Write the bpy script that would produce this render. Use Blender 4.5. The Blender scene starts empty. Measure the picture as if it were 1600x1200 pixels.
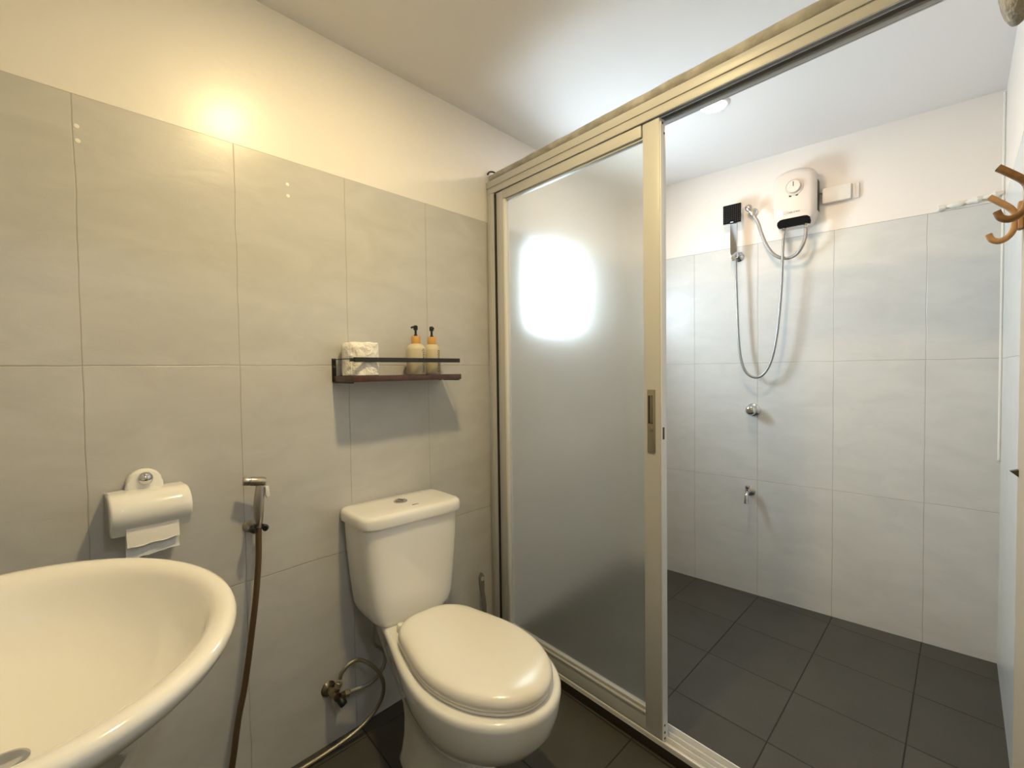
import bpy, bmesh, math, random
from mathutils import Vector, Matrix
random.seed(7)
C = bpy.context.scene.collection
S = bpy.context.scene
PI = math.pi

# ------------------------------------------------------------------ camera, world, exposure
YAW, PITCH, ROLL = math.radians(42.2938), math.radians(-1.6784), math.radians(-0.7598)
fw = Vector((math.cos(PITCH)*math.cos(YAW), math.cos(PITCH)*math.sin(YAW), math.sin(PITCH)))
rt = Vector((math.sin(YAW), -math.cos(YAW), 0)); up = rt.cross(fw)
rt2 = rt*math.cos(ROLL) + up*math.sin(ROLL); up2 = -rt*math.sin(ROLL) + up*math.cos(ROLL)
cam = bpy.data.objects.new('camera', bpy.data.cameras.new('camera')); C.objects.link(cam)
M = Matrix((rt2, up2, -fw)).transposed().to_4x4(); M.translation = Vector((-1.4147, -1.4186, 1.1737))
cam.matrix_world = M
cam.data.sensor_width = 36; cam.data.lens = 736.33/1600*36; cam.data.clip_start = 0.01
S.camera = cam
S.view_settings.view_transform = 'Standard'; S.view_settings.look = 'None'
S.view_settings.exposure = 0.52; S.view_settings.gamma = 1; S.view_settings.use_curve_mapping = False
W = bpy.data.worlds.new('sky'); S.world = W; W.use_nodes = True
bg = W.node_tree.nodes['Background']; bg.inputs[0].default_value = (0.70, 0.87, 1.0, 1); bg.inputs[1].default_value = 32.0
# daylight through the shower window: portal in the window opening guides the sky sampling
pl = bpy.data.lights.new('window_portal', 'AREA'); pl.shape = 'RECTANGLE'; pl.size = .42; pl.size_y = .47; pl.cycles.is_portal = True
po = bpy.data.objects.new('window_portal', pl); C.objects.link(po); po.location = (.48, .125, 1.575); po.rotation_euler = (-PI/2, 0, 0)
LAMP_WARM, LAMP_SHOWER, LAMP_FILL = 510.0, 205.0, 260.0

# ------------------------------------------------------------------ materials
def mat(name, col, rough=.5, metal=0, coat=0, spec=.5, bump=None, trans=0, emit=None, var=None, coat_rough=.05):
    m = bpy.data.materials.new(name); m.use_nodes = True; nt = m.node_tree; b = nt.nodes['Principled BSDF']
    b.inputs['Base Color'].default_value = (*col, 1); b.inputs['Roughness'].default_value = rough
    b.inputs['Metallic'].default_value = metal; b.inputs['Coat Weight'].default_value = coat
    b.inputs['Coat Roughness'].default_value = coat_rough
    b.inputs['Specular IOR Level'].default_value = spec; b.inputs['Transmission Weight'].default_value = trans
    if emit:
        b.inputs['Emission Color'].default_value = (*emit[0], 1); b.inputs['Emission Strength'].default_value = emit[1]
    tc = None
    if bump or var:
        tc = nt.nodes.new('ShaderNodeTexCoord')
    if bump:
        sc, st, dist = bump
        n = nt.nodes.new('ShaderNodeTexNoise'); n.inputs['Scale'].default_value = sc; n.inputs['Detail'].default_value = 4
        nt.links.new(tc.outputs['Object'], n.inputs['Vector'])
        bp = nt.nodes.new('ShaderNodeBump'); bp.inputs['Strength'].default_value = st; bp.inputs['Distance'].default_value = dist
        nt.links.new(n.outputs['Fac'], bp.inputs['Height']); nt.links.new(bp.outputs['Normal'], b.inputs['Normal'])
    if var:
        sc, col2 = var
        n = nt.nodes.new('ShaderNodeTexNoise'); n.inputs['Scale'].default_value = sc; n.inputs['Detail'].default_value = 5
        nt.links.new(tc.outputs['Object'], n.inputs['Vector'])
        r = nt.nodes.new('ShaderNodeValToRGB'); r.color_ramp.elements[0].position = .35; r.color_ramp.elements[1].position = .65
        r.color_ramp.elements[0].color = (*col, 1); r.color_ramp.elements[1].color = (*col2, 1)
        nt.links.new(n.outputs['Fac'], r.inputs['Fac']); nt.links.new(r.outputs['Color'], b.inputs['Base Color'])
    return m

class NT:
    """tiny helper for math node chains"""
    def __init__(s, nt): s.nt = nt
    def m(s, op, a, b=None, c=None):
        n = s.nt.nodes.new('ShaderNodeMath'); n.operation = op
        for i, v in enumerate((a, b, c)):
            if v is None: continue
            if isinstance(v, (int, float)): n.inputs[i].default_value = v
            else: s.nt.links.new(v, n.inputs[i])
        return n.outputs[0]
    def line(s, coord, period, half, soft):
        """0 on the tile, 1 on the joint"""
        f = s.m('FRACT', s.m('ADD', s.m('DIVIDE', coord, period), 0.5 + 100))
        d = s.m('MULTIPLY', s.m('ABSOLUTE', s.m('SUBTRACT', f, 0.5)), period)
        return s.m('SUBTRACT', 1.0, s.m('MINIMUM', s.m('MAXIMUM', s.m('DIVIDE', s.m('SUBTRACT', d, half-soft), 2*soft), 0.0), 1.0))

def tile_mat(name, axis, off, zl, tile=(.555, .55, .535), tile2=(.50, .495, .48), grout=(.36, .32, .25), paint=(.80, .775, .74), top=1.796, rough=.30, paint_rough=.4, width=.3203, paint_coat=.35):
    m = bpy.data.materials.new(name); m.use_nodes = True; nt = m.node_tree; b = nt.nodes['Principled BSDF']; L = nt.links
    h = NT(nt)
    tc = nt.nodes.new('ShaderNodeTexCoord'); sp = nt.nodes.new('ShaderNodeSeparateXYZ'); L.new(tc.outputs['Object'], sp.inputs[0])
    wob = nt.nodes.new('ShaderNodeTexNoise'); wob.inputs['Scale'].default_value = 9; L.new(tc.outputs['Object'], wob.inputs['Vector'])
    w = h.m('MULTIPLY', h.m('SUBTRACT', wob.outputs['Fac'], .5), .006)
    a = h.m('ADD', h.m('SUBTRACT', sp.outputs[axis], off), w); z = h.m('ADD', h.m('SUBTRACT', sp.outputs[2], zl), w)
    g = h.m('MAXIMUM', h.line(a, width, .0011, .0006), h.line(z, .6, .0011, .0006))
    above = h.m('GREATER_THAN', h.m('ADD', sp.outputs[2], h.m('MULTIPLY', w, .5)), top)
    # the slate relief: stretched diagonal noise
    mp = nt.nodes.new('ShaderNodeMapping'); mp.inputs['Scale'].default_value = (1.1, 1.1, 2.6); mp.inputs['Rotation'].default_value = (.5, .6, .4)
    L.new(tc.outputs['Object'], mp.inputs['Vector'])
    n1 = nt.nodes.new('ShaderNodeTexNoise'); n1.inputs['Scale'].default_value = 5; n1.inputs['Detail'].default_value = 8; n1.inputs['Roughness'].default_value = .62; n1.inputs['Distortion'].default_value = .6
    L.new(mp.outputs[0], n1.inputs['Vector'])
    n2 = nt.nodes.new('ShaderNodeTexNoise'); n2.inputs['Scale'].default_value = 260; L.new(tc.outputs['Object'], n2.inputs['Vector'])
    cr = nt.nodes.new('ShaderNodeMix'); cr.data_type = 'RGBA'
    cr.inputs[6].default_value = (*tile, 1); cr.inputs[7].default_value = (*tile2, 1)
    L.new(h.m('MINIMUM', h.m('MAXIMUM', h.m('MULTIPLY', h.m('SUBTRACT', n1.outputs['Fac'], .38), 3.5), 0.), 1.), cr.inputs[0])
    mg = nt.nodes.new('ShaderNodeMix'); mg.data_type = 'RGBA'; L.new(cr.outputs[2], mg.inputs[6]); mg.inputs[7].default_value = (*grout, 1)
    L.new(h.m('MULTIPLY', g, .6), mg.inputs[0])
    mp2 = nt.nodes.new('ShaderNodeMix'); mp2.data_type = 'RGBA'; L.new(mg.outputs[2], mp2.inputs[6]); mp2.inputs[7].default_value = (*paint, 1)
    L.new(above, mp2.inputs[0]); L.new(mp2.outputs[2], b.inputs['Base Color'])
    hg = h.m('ADD', h.m('MULTIPLY', n1.outputs['Fac'], .35), h.m('MULTIPLY', n2.outputs['Fac'], .03))
    hg = h.m('MULTIPLY', h.m('SUBTRACT', hg, h.m('MULTIPLY', g, .35)), h.m('SUBTRACT', 1.0, above))
    n3 = nt.nodes.new('ShaderNodeTexNoise'); n3.inputs['Scale'].default_value = 14; n3.inputs['Detail'].default_value = 3; L.new(tc.outputs['Object'], n3.inputs['Vector'])
    hg = h.m('ADD', hg, h.m('MULTIPLY', h.m('MULTIPLY', n3.outputs['Fac'], .8), above))
    bp = nt.nodes.new('ShaderNodeBump'); bp.inputs['Strength'].default_value = .5; bp.inputs['Distance'].default_value = .006
    L.new(hg, bp.inputs['Height']); L.new(bp.outputs['Normal'], b.inputs['Normal'])
    L.new(h.m('ADD', h.m('MULTIPLY', above, paint_rough-rough), rough), b.inputs['Roughness'])
    L.new(h.m('MULTIPLY', above, paint_coat), b.inputs['Coat Weight']); b.inputs['Coat Roughness'].default_value = .24
    return m

def floor_mat():
    m = bpy.data.materials.new('dark_slate_floor_tile'); m.use_nodes = True; nt = m.node_tree; b = nt.nodes['Principled BSDF']; L = nt.links; h = NT(nt)
    tc = nt.nodes.new('ShaderNodeTexCoord'); sp = nt.nodes.new('ShaderNodeSeparateXYZ'); L.new(tc.outputs['Object'], sp.inputs[0])
    X, Y = sp.outputs[0], sp.outputs[1]
    a = h.m('SUBTRACT', h.m('SUBTRACT', X, h.m('MULTIPLY', Y, .128)), .936)
    c = h.m('ADD', h.m('ADD', Y, h.m('MULTIPLY', X, .027)), .7074)
    g = h.m('MAXIMUM', h.line(a, .313, .0021, .0009), h.line(c, .3155, .0017, .0009))
    n1 = nt.nodes.new('ShaderNodeTexNoise'); n1.inputs['Scale'].default_value = 6; n1.inputs['Detail'].default_value = 7; L.new(tc.outputs['Object'], n1.inputs['Vector'])
    n2 = nt.nodes.new('ShaderNodeTexNoise'); n2.inputs['Scale'].default_value = 120; n2.inputs['Detail'].default_value = 4; L.new(tc.outputs['Object'], n2.inputs['Vector'])
    # each tile has its own shade
    cx = nt.nodes.new('ShaderNodeCombineXYZ')
    L.new(h.m('FLOOR', h.m('DIVIDE', a, .313)), cx.inputs[0]); L.new(h.m('FLOOR', h.m('DIVIDE', c, .3155)), cx.inputs[1])
    wn = nt.nodes.new('ShaderNodeTexWhiteNoise'); L.new(cx.outputs[0], wn.inputs['Vector'])
    v = h.m('ADD', h.m('ADD', h.m('MULTIPLY', n1.outputs['Fac'], .5), h.m('MULTIPLY', n2.outputs['Fac'], .35)), h.m('MULTIPLY', wn.outputs['Value'], .2))
    mx = nt.nodes.new('ShaderNodeMix'); mx.data_type = 'RGBA'; mx.inputs[6].default_value = (.038, .036, .030, 1); mx.inputs[7].default_value = (.092, .087, .075, 1); L.new(v, mx.inputs[0])
    mg = nt.nodes.new('ShaderNodeMix'); mg.data_type = 'RGBA'; L.new(mx.outputs[2], mg.inputs[6]); mg.inputs[7].default_value = (.015, .012, .009, 1); L.new(h.m('MULTIPLY', g, 1.0), mg.inputs[0])
    L.new(mg.outputs[2], b.inputs['Base Color'])
    bp = nt.nodes.new('ShaderNodeBump'); bp.inputs['Strength'].default_value = .5; bp.inputs['Distance'].default_value = .004
    L.new(h.m('SUBTRACT', h.m('MULTIPLY', n1.outputs['Fac'], .3), g), bp.inputs['Height']); L.new(bp.outputs['Normal'], b.inputs['Normal'])
    b.inputs['Roughness'].default_value = .55; b.inputs['Specular IOR Level'].default_value = .35
    return m

def frosted_mat():
    m = bpy.data.materials.new('frosted_glass'); m.use_nodes = True; nt = m.node_tree; L = nt.links
    b = nt.nodes['Principled BSDF']; out = nt.nodes['Material Output']
    b.inputs['Base Color'].default_value = (.97, .99, .955, 1); b.inputs['Roughness'].default_value = .27
    b.inputs['Transmission Weight'].default_value = 1.0; b.inputs['IOR'].default_value = 1.35
    b.inputs['Coat Weight'].default_value = .25; b.inputs['Coat Roughness'].default_value = .12
    tr = nt.nodes.new('ShaderNodeBsdfTranslucent'); tr.inputs[0].default_value = (.80, .84, .80, 1)
    df = nt.nodes.new('ShaderNodeBsdfDiffuse'); df.inputs[0].default_value = (.80, .82, .78, 1)
    a = nt.nodes.new('ShaderNodeMixShader'); a.inputs[0].default_value = .5; L.new(tr.outputs[0], a.inputs[1]); L.new(df.outputs[0], a.inputs[2])
    c = nt.nodes.new('ShaderNodeMixShader'); c.inputs[0].default_value = .06; L.new(b.outputs[0], c.inputs[1]); L.new(a.outputs[0], c.inputs[2])
    L.new(c.outputs[0], out.inputs[0])
    return m

M_wall = tile_mat('wall_tile_and_paint', 0, 0.0, .5961)
M_wall_far = tile_mat('shower_wall_tile_and_paint', 1, -.4117, .5946, paint_coat=.05, paint_rough=.55, tile=(.69, .69, .67), tile2=(.63, .635, .615), paint=(.90, .84, .78), grout=(.36, .33, .27))
M_wall_right = tile_mat('side_wall_tile_and_paint', 0, .11, .5946, tile=(.72, .745, .75), tile2=(.68, .71, .72), rough=.22, paint=(.86, .81, .75), grout=(.42, .42, .40))
M_floor = floor_mat()
M_ceil = mat('ceiling_paint', (.88, .845, .82), .6)
M_caulk = mat('white_caulk', (.86, .84, .78), .35, bump=(40, .5, .004))
M_ceramic = mat('glazed_ceramic', (.86, .845, .80), .12, coat=.6, spec=.5)
M_basin = mat('basin_ceramic', (.87, .84, .77), .10, coat=.7)
M_seat = mat('seat_plastic', (.85, .815, .74), .22, coat=.3, coat_rough=.15)
M_alu = mat('powder_coated_aluminium', (.50, .505, .51), .4, spec=.5)
M_alu_pale = mat('pale_aluminium', (.78, .78, .78), .35)
M_track_dark = mat('dark_track_aluminium', (.42, .42, .42), .4)
M_black = mat('black_plastic', (.012, .012, .012), .35)
M_steel = mat('brushed_steel', (.50, .46, .40), .30, metal=1, bump=(300, .2, .001))
M_chrome = mat('chrome', (.62, .62, .63), .10, metal=1)
M_hose = mat('braided_steel_hose', (.37, .355, .335), .28, metal=.9, bump=(500, .8, .001))
M_hose_brown = mat('bronze_hose', (.17, .11, .06), .33, metal=.6, bump=(500, .7, .001))
M_hose_old = mat('aged_steel_hose', (.40, .36, .28), .3, metal=.85, bump=(500, .8, .001))
M_hose_grey = mat('grey_hose', (.36, .345, .32), .35, metal=.5, bump=(500, .8, .001))
M_valve = mat('tarnished_brass_chrome', (.34, .28, .19), .28, metal=.9, var=(60, (.12, .07, .04)))
M_wood = mat('dark_mahogany', (.085, .028, .014), .35, coat=.3, var=(25, (.045, .014, .008)))
M_blackmetal = mat('black_metal', (.016, .015, .014), .45)
M_hook = mat('hook_wood_dark', (.30, .17, .08), .45, var=(60, (.20, .10, .035)))
M_hook2 = mat('hook_wood_light', (.55, .34, .19), .42, var=(60, (.46, .27, .14)))
M_door = mat('door_beige_paint', (.50, .44, .33), .45, bump=(60, .2, .002))
M_paper = mat('tissue_paper', (.86, .83, .77), .9, bump=(42, 1.0, .012))
M_paper_grey = mat('tissue_sheet', (.72, .73, .74), .9, bump=(30, .5, .004))
M_bottle = mat('matte_beige_bottle', (.56, .50, .36), .5)
M_bamboo = mat('bamboo_collar', (.66, .36, .10), .45)
M_heater = mat('heater_plastic', (.72, .66, .605), .42)
M_sticker = mat('sticker_white', (.88, .90, .90), .4)
M_print = mat('grey_print', (.22, .20, .19), .5)
M_ink = mat('black_ink', (.02, .018, .015), .5)
M_conduit = mat('conduit_plastic', (.86, .82, .76), .45)
M_foam = mat('grey_fabric', (.44, .43, .41), .9, bump=(34, 1.0, .010), var=(22, (.29, .28, .26)))
M_fleece = mat('grey_fleece', (.30, .29, .27), .95, bump=(90, 1.0, .01), var=(40, (.42, .41, .38)))
M_grip = mat('grey_rubber', (.16, .155, .14), .5)
M_trigger = mat('white_trigger', (.75, .74, .70), .35)
M_lens = mat('warm_lamp_lens', (1, .9, .7), .4, emit=((1.0, .77, .38), LAMP_WARM))
M_lens2 = mat('shower_lamp_lens', (1, .9, .7), .4, emit=((1.0, .70, .42), LAMP_SHOWER))
M_lens3 = mat('fill_lamp_lens', (1, .95, .9), .4, emit=((.86, .94, 1.0), LAMP_FILL))
M_white_trim = mat('white_trim', (.82, .80, .76), .4)
M_frost = frosted_mat()
M_winframe = mat('window_frame_white', (.80, .82, .82), .4)
M_hall = mat('hall_wall_paint', (.70, .68, .62), .7)
M_sky = None

# ------------------------------------------------------------------ mesh helpers
class MB:
    def __init__(s): s.bm = bmesh.new()
    def box(s, x0, x1, y0, y1, z0, z1, bev=0, seg=2):
        r = bmesh.ops.create_cube(s.bm, size=1)['verts']
        for v in r: v.co = Vector(((x0+x1)/2 + v.co.x*(x1-x0), (y0+y1)/2 + v.co.y*(y1-y0), (z0+z1)/2 + v.co.z*(z1-z0)))
        if bev:
            es = list({e for v in r for e in v.link_edges})
            bmesh.ops.bevel(s.bm, geom=es, offset=bev, segments=seg, affect='EDGES', profile=.5)
        return s
    def rings(s, rings, cap0=True, cap1=True, closed=True):
        vs = [[s.bm.verts.new(Vector(p)) for p in r] for r in rings]; n = len(vs[0])
        for a, b in zip(vs, vs[1:]):
            for i in range(n if closed else n-1):
                j = (i+1) % n
                s.bm.faces.new((a[i], a[j], b[j], b[i]))
        if cap0: s.bm.faces.new(list(reversed(vs[0])))
        if cap1: s.bm.faces.new(vs[-1])
        return s
    def tube(s, pts, r, n=12, smooth=6, caps=True, radii=None):
        P = spline(pts, smooth) if smooth > 1 else [Vector(p) for p in pts]
        T = [(P[min(i+1, len(P)-1)] - P[max(i-1, 0)]).normalized() for i in range(len(P))]
        u = T[0].orthogonal().normalized(); rings = []
        for i, (p, t) in enumerate(zip(P, T)):
            u = (u - t*u.dot(t)).normalized(); v = t.cross(u)
            rr = r if radii is None else radii(i/(len(P)-1))
            rings.append([p + (u*math.cos(2*PI*k/n) + v*math.sin(2*PI*k/n))*rr for k in range(n)])
        s.rings(rings, caps, caps); return s
    def lathe(s, prof, o=(0, 0, 0), axis=(0, 0, 1), n=32):
        """prof: list of (radius, height) along axis"""
        ax = Vector(axis).normalized(); u = ax.orthogonal().normalized(); v = ax.cross(u); o = Vector(o); rings = []
        for (r, hh) in prof:
            rings.append([o + ax*hh + (u*math.cos(2*PI*k/n) + v*math.sin(2*PI*k/n))*max(r, 1e-5) for k in range(n)])
        s.rings(rings); return s
    def prism(s, outline, z0, z1, bev=0, f=None):
        """outline in (a,b); f maps (a,b,c)->xyz"""
        f = f or (lambda a, b, c: (a, b, c))
        n0 = len(s.bm.verts); s.bm.verts.ensure_lookup_table()
        vs0 = [s.bm.verts.new(f(a, b, z0)) for a, b in outline]; vs1 = [s.bm.verts.new(f(a, b, z1)) for a, b in outline]; n = len(outline)
        fs = [s.bm.faces.new((vs0[i], vs0[(i+1) % n], vs1[(i+1) % n], vs1[i])) for i in range(n)]
        f0 = s.bm.faces.new(list(reversed(vs0))); f1 = s.bm.faces.new(vs1)
        if bev: bmesh.ops.bevel(s.bm, geom=list(f0.edges)+list(f1.edges), offset=bev, segments=2, affect='EDGES', profile=.5)
        return s
    def build(s, name, material, parent=None, sharp=40, loc=None):
        bmesh.ops.recalc_face_normals(s.bm, faces=s.bm.faces)
        me = bpy.data.meshes.new(name); s.bm.to_mesh(me); s.bm.free()
        me.shade_smooth(); me.set_sharp_from_angle(angle=math.radians(sharp)); me.materials.append(material)
        o = bpy.data.objects.new(name, me); C.objects.link(o)
        if parent is not None: o.parent = parent
        if loc: o.location = loc
        return o
def spline(pts, k):
    P = [Vector(p) for p in pts]
    if len(P) < 3: return P
    out = []; Q = [P[0]*2-P[1]] + P + [P[-1]*2-P[-2]]
    for i in range(1, len(Q)-2):
        a, b, c, d = Q[i-1:i+3]
        for j in range(k):
            t = j/k
            out.append(.5*((2*b) + (c-a)*t + (2*a-5*b+4*c-d)*t*t + (3*b-a-3*c+d)*t**3))
    out.append(P[-1]); return out
def sell(cx, cy, rx, ry, z, e=2., n=48, e_back=None):
    r = []
    for k in range(n):
        t = 2*PI*k/n; c, s_ = math.cos(t), math.sin(t); ee = e_back if (e_back and s_ > 0) else e
        r.append(Vector((cx + rx*math.copysign(abs(c)**(2/ee), c), cy + ry*math.copysign(abs(s_)**(2/ee), s_), z)))
    return r
def tag(o, label=None, cat=None, group=None, kind=None):
    if label: o['label'] = label
    if cat: o['category'] = cat
    if group: o['group'] = group
    if kind: o['kind'] = kind
    return o
def thing(name, label, cat, loc=(0, 0, 0), rz=0, group=None):
    o = bpy.data.objects.new(name, None); C.objects.link(o); o.location = loc; o.rotation_euler = (0, 0, rz); o.empty_display_size = .05
    return tag(o, label, cat, group)
def struct(o): o['kind'] = 'structure'; return o

# ------------------------------------------------------------------ the room shell
H = 2.21; XS = 1.194; XL = -1.70
def holed(axis_lo, axis_hi, zlo, zhi, hole, emit):
    a0, a1, b0, b1 = hole
    emit(axis_lo, a0, zlo, zhi); emit(a1, axis_hi, zlo, zhi)
    if b0 > zlo: emit(a0, a1, zlo, b0)
    if b1 < zhi: emit(a0, a1, b1, zhi)
m = MB(); WX0, WX1, WZ0, WZ1 = .29, .67, 1.365, 1.785
holed(XL-.12, XS+.12, -.1, H+.1, (WX0, WX1, WZ0, WZ1), lambda a, b, c, d: m.box(a, b, 0, .12, c, d))
struct(m.build('wall_back', M_wall))
m = MB(); m.box(XS, XS+.12, -1.75, 0, -.1, H+.1); struct(m.build('wall_far', M_wall_far))
m = MB(); m.box(XL-.12, XL, -2.9, 0, -.1, H+.1); struct(m.build('wall_left', M_wall))
m = MB(); DX0, DX1 = -1.66, -.95
m.prism([(XS, -1.593), (-.17, -1.563), (-.17, -1.72), (XS, -1.72)], -.1, H+.1)
m.box(DX1, -.17, -1.72, -1.60, -.1, H+.1); m.box(DX0, DX1, -1.72, -1.60, 2.04, H+.1); m.box(XL, DX0, -1.72, -1.60, -.1, H+.1)
struct(m.build('wall_right', M_wall_right))
m = MB(); m.box(XL-.12, XS+.12, -2.9, .12, -.1, 0); struct(m.build('floor', M_floor))
m = MB(); m.box(XL-.12, XS+.12, -2.9, .12, H, H+.1); struct(m.build('ceiling', M_ceil))
# passage beyond the doorway (behind the camera)
m = MB(); m.box(XL, -.3, -2.9, -2.78, 0, H); struct(m.build('wall_passage', M_hall))
m = MB(); m.box(-.3, -.18, -2.9, -1.72, 0, H); struct(m.build('wall_passage_side', M_hall))
# window in the shower
w = struct(thing('window_1', 'small window high in the shower wall', 'window'))
for k in ('label', 'category'): del w[k]
m = MB(); f = .028
m.box(WX0, WX1, .05, .09, WZ0, WZ0+f, .002); m.box(WX0, WX1, .05, .09, WZ1-f, WZ1, .002)
m.box(WX0, WX0+f, .05, .09, WZ0+f, WZ1-f, .002); m.box(WX1-f, WX1, .05, .09, WZ0+f, WZ1-f, .002)
m.build('window_frame', M_winframe, w)
SPOTS = [(-1.275, 1.7256), (-1.2739, 1.694), (-.8198, 1.7256), (-.8188, 1.6925)]
# white caulk bead along the top of the shower tiles, and down the corner
m = MB()
pts = [(XS-.004, -1.402, 1.806), (XS-.007, -1.43, 1.808), (XS-.008, -1.47, 1.810), (XS-.007, -1.51, 1.813), (XS-.008, -1.55, 1.818), (XS-.004, -1.588, 1.823)]
m.tube(pts, .008, 10, 5, radii=lambda t: .009+.003*math.sin(t*23)+.002*math.sin(t*51))
struct(m.build('trim_1', M_caulk))
m = MB(); m.tube([(XS-.003, -1.589, z) for z in (.80, 1.2, 1.5, 1.82, 2.2)], .0045, 8, 4); struct(m.build('trim_2', M_caulk))
# little filled screw holes in the tiles
m = MB()
for x, z in SPOTS: m.lathe([(.0052, 0), (.0045, .0012), (.001, .0016)], (x, 0, z), (0, -1, 0), 10)
struct(m.build('trim_4', M_caulk))
# dark stone kerb under the shower partition
K = .124; NL = math.hypot(1, K); PU = Vector((-K, -1, 0))/NL
PRZ = math.atan2(PU.y, PU.x)
kerb = MB().box(.0, 1.585, .004, .076, 0, .036, .002).build('trim_3', mat('dark_kerb_stone', (.03, .026, .02), .5)); kerb.rotation_euler.z = PRZ; struct(kerb)

# ------------------------------------------------------------------ sliding shower partition
sp_ = thing('shower_partition', 'aluminium framed shower partition with frosted sliding panel standing on a dark kerb', 'shower screen', (0, 0, 0), PRZ)
LW = 1.575
m = MB()   # bottom track with rails
m.box(.004, LW, .002, .075, .036, .040); m.box(.004, LW, .002, .006, .040, .052, .001); m.box(.004, LW, .026, .0285, .040, .056, .0008)
m.box(.004, LW, .048, .0505, .040, .056, .0008); m.box(.004, LW, .071, .075, .040, .060, .001); m.box(.004, LW, .036, .038, .040, .047)
m.build('bottom_track', M_alu_pale, sp_)
m = MB()   # header profile: outer channel with step groove on the front
m.box(.004, LW, -.004, .004, 1.931, 1.958, .0015); m.box(.004, LW, .0, .006, 1.905, 1.9325, .0012)
m.box(.004, LW, .0, .075, 1.950, 1.958, .001); m.box(.004, LW, .069, .075, 1.907, 1.952, .001)
m.box(.004, LW, .0, .004, 1.9285, 1.9325)
m.build('header', M_alu, sp_)
m = MB(); m.box(.01, LW, .0065, .0685, 1.944, 1.9499); m.box(.01, LW, .034, .039, 1.915, 1.944, .001); m.box(.01, LW, .052, .0685, 1.907, 1.914, .001)
m.build('header_rail', M_track_dark, sp_)
m = MB()   # wall jamb left, two ridges
m.box(.006, .046, .0, .075, .060, 1.905, .0015); m.box(.024, .028, -.003, .001, .060, 1.905, .001)
m.build('wall_jamb', M_alu, sp_)
m = MB(); m.box(LW-.030, LW, .0, .075, .060, 1.905, .0015); m.build('wall_jamb', M_alu, sp_)
# sliding panel
P0, P1, PZ0, PZ1 = .0545, .812, .044, 1.904
sw = .057; y0, y1 = .008, .040
def stile(a, b, name, mt): return MB().box(a, b, y0, y1, PZ0, PZ1, .0025).build(name, mt, sp_)
m = MB(); m.box(P0, P0+.044, y0, y1, PZ0+.012, PZ1, .002)
m.build('stile', M_alu, sp_)
st = stile(P1-sw, P1, 'stile', M_alu); tag(st, 'closing stile carrying the lock')
# pale edge cover on the closing stile with screw holes
m = MB(); m.box(P1-.0005, P1+.0025, y0+.003, y1-.002, PZ0+.002, PZ1-.012, .0008); ec = m.build('edge_strip', M_alu_pale, st)
m = MB()
for z in (1.889, 1.862, .070, .092, .052): m.lathe([(.0035, 0), (.0035, .0012)], (P1+.0022, y0+.013 if z != 1.862 else y0+.022, z), (1, 0, 0), 12)
m.box(P1+.002, P1+.0036, y0+.008, y0+.016, .962, .998); m.build('screw_hole', M_black, st)
MB().box(.0462, P0-.0002, .004, .030, .062, 1.90).build('gap_shade_strip', M_black, sp_)  # black strip standing in for the shade in the gap between jamb and stile
MB().box(P0+.044, P0+.056, y0-.001, y1-.008, .115, 1.868, .002).build('glazing_bead', M_alu_pale, sp_)
m = MB(); m.box(P0+.044, P1-sw, y0+.002, y1-.002, PZ0, .108, .0015); m.box(P0+.052, P1-sw, y0-.001, y0+.008, .100, .107, .001); m.box(P0+.052, P1-sw, y0+.006, y1-.006, .108, .119, .002)
m.build('bottom_rail', M_alu, sp_)
m = MB(); m.box(P0+.044, P1-sw-.004, y0-.002, y1-.002, 1.868, 1.9035, .0015); m.box(P0+.052, P1-sw-.004, y0+.006, y1-.006, 1.861, 1.868, .001)
m.build('top_rail', M_alu, sp_)
m = MB(); m.box(P0+.056, P1-sw+.002, .021, .027, .112, 1.866); m.build('frosted_pane', M_frost, sp_)
# flush lock handle
hz0, hz1, ha, hb_ = .920, 1.110, .769, .795
lk = MB().box(ha, hb_, y0-.004, y0+.002, hz0, hz1, .0018).build('lock_plate', mat('dark_bronze', (.26, .245, .20), .4, metal=.4), st)
MB().box(ha+.004, hb_-.006, y0-.0046, y0-.001, 1.008, 1.092, .0006).build('finger_pull', M_black, st)
m = MB(); m.box(ha+.0105, hb_-.006, y0-.0056, y0-.002, 1.010, 1.091, .001); m.build('pull_lip', mat('bronze_lip', (.20, .17, .12), .35, metal=.5), st)
m = MB(); m.lathe([(.0075, 0), (.0075, .0022), (.006, .0028), (.001, .0028)], ((ha+hb_)/2, y0-.0035, .993), (0, -1, 0), 20); m.box((ha+hb_)/2-.0006, (ha+hb_)/2+.0006, y0-.0068, y0-.006, .989, .997)
m.build('key_cylinder', mat('worn_brass_cylinder', (.30, .26, .18), .35, metal=.7), st)

# rolled fabric lying on the header
def wr(t): return .0185 + .0003*math.sin(t*37) + .0002*math.sin(t*83+1) + .0045*t
m = MB()
rp = [(.012 + i/40*(LW-.022), .026+.0006*math.sin(i*1.7), 1.9765+.0003*math.sin(i*2.3) + .004*(i/40)) for i in range(41)]
P_ = spline(rp, 3); rings = []
for i, q in enumerate(P_):
    t = i/(len(P_)-1); R_ = wr(t)
    rings.append([(q.x, q.y + R_*1.15*math.cos(a)*(1+.02*math.sin(3*a+t*60)), max(1.9585, q.z + R_*math.sin(a)*(1+.025*math.sin(2*a+t*90)))) for a in [2*PI*k/18 for k in range(18)]])
m.rings(rings); roll = m.build('fabric_roll', M_foam); roll.rotation_euler.z = PRZ
tag(roll, 'long rolled grey wrinkled fabric lying on top of the shower header', 'fabric roll')
m = MB(); m.tube([(.010, .0, 1.992), (.008, .012, 2.006), (.010, .028, 2.010), (.018, .036, 2.004)], .0035, 8, 4); fl = m.build('rolled_end', M_black, roll)

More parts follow.
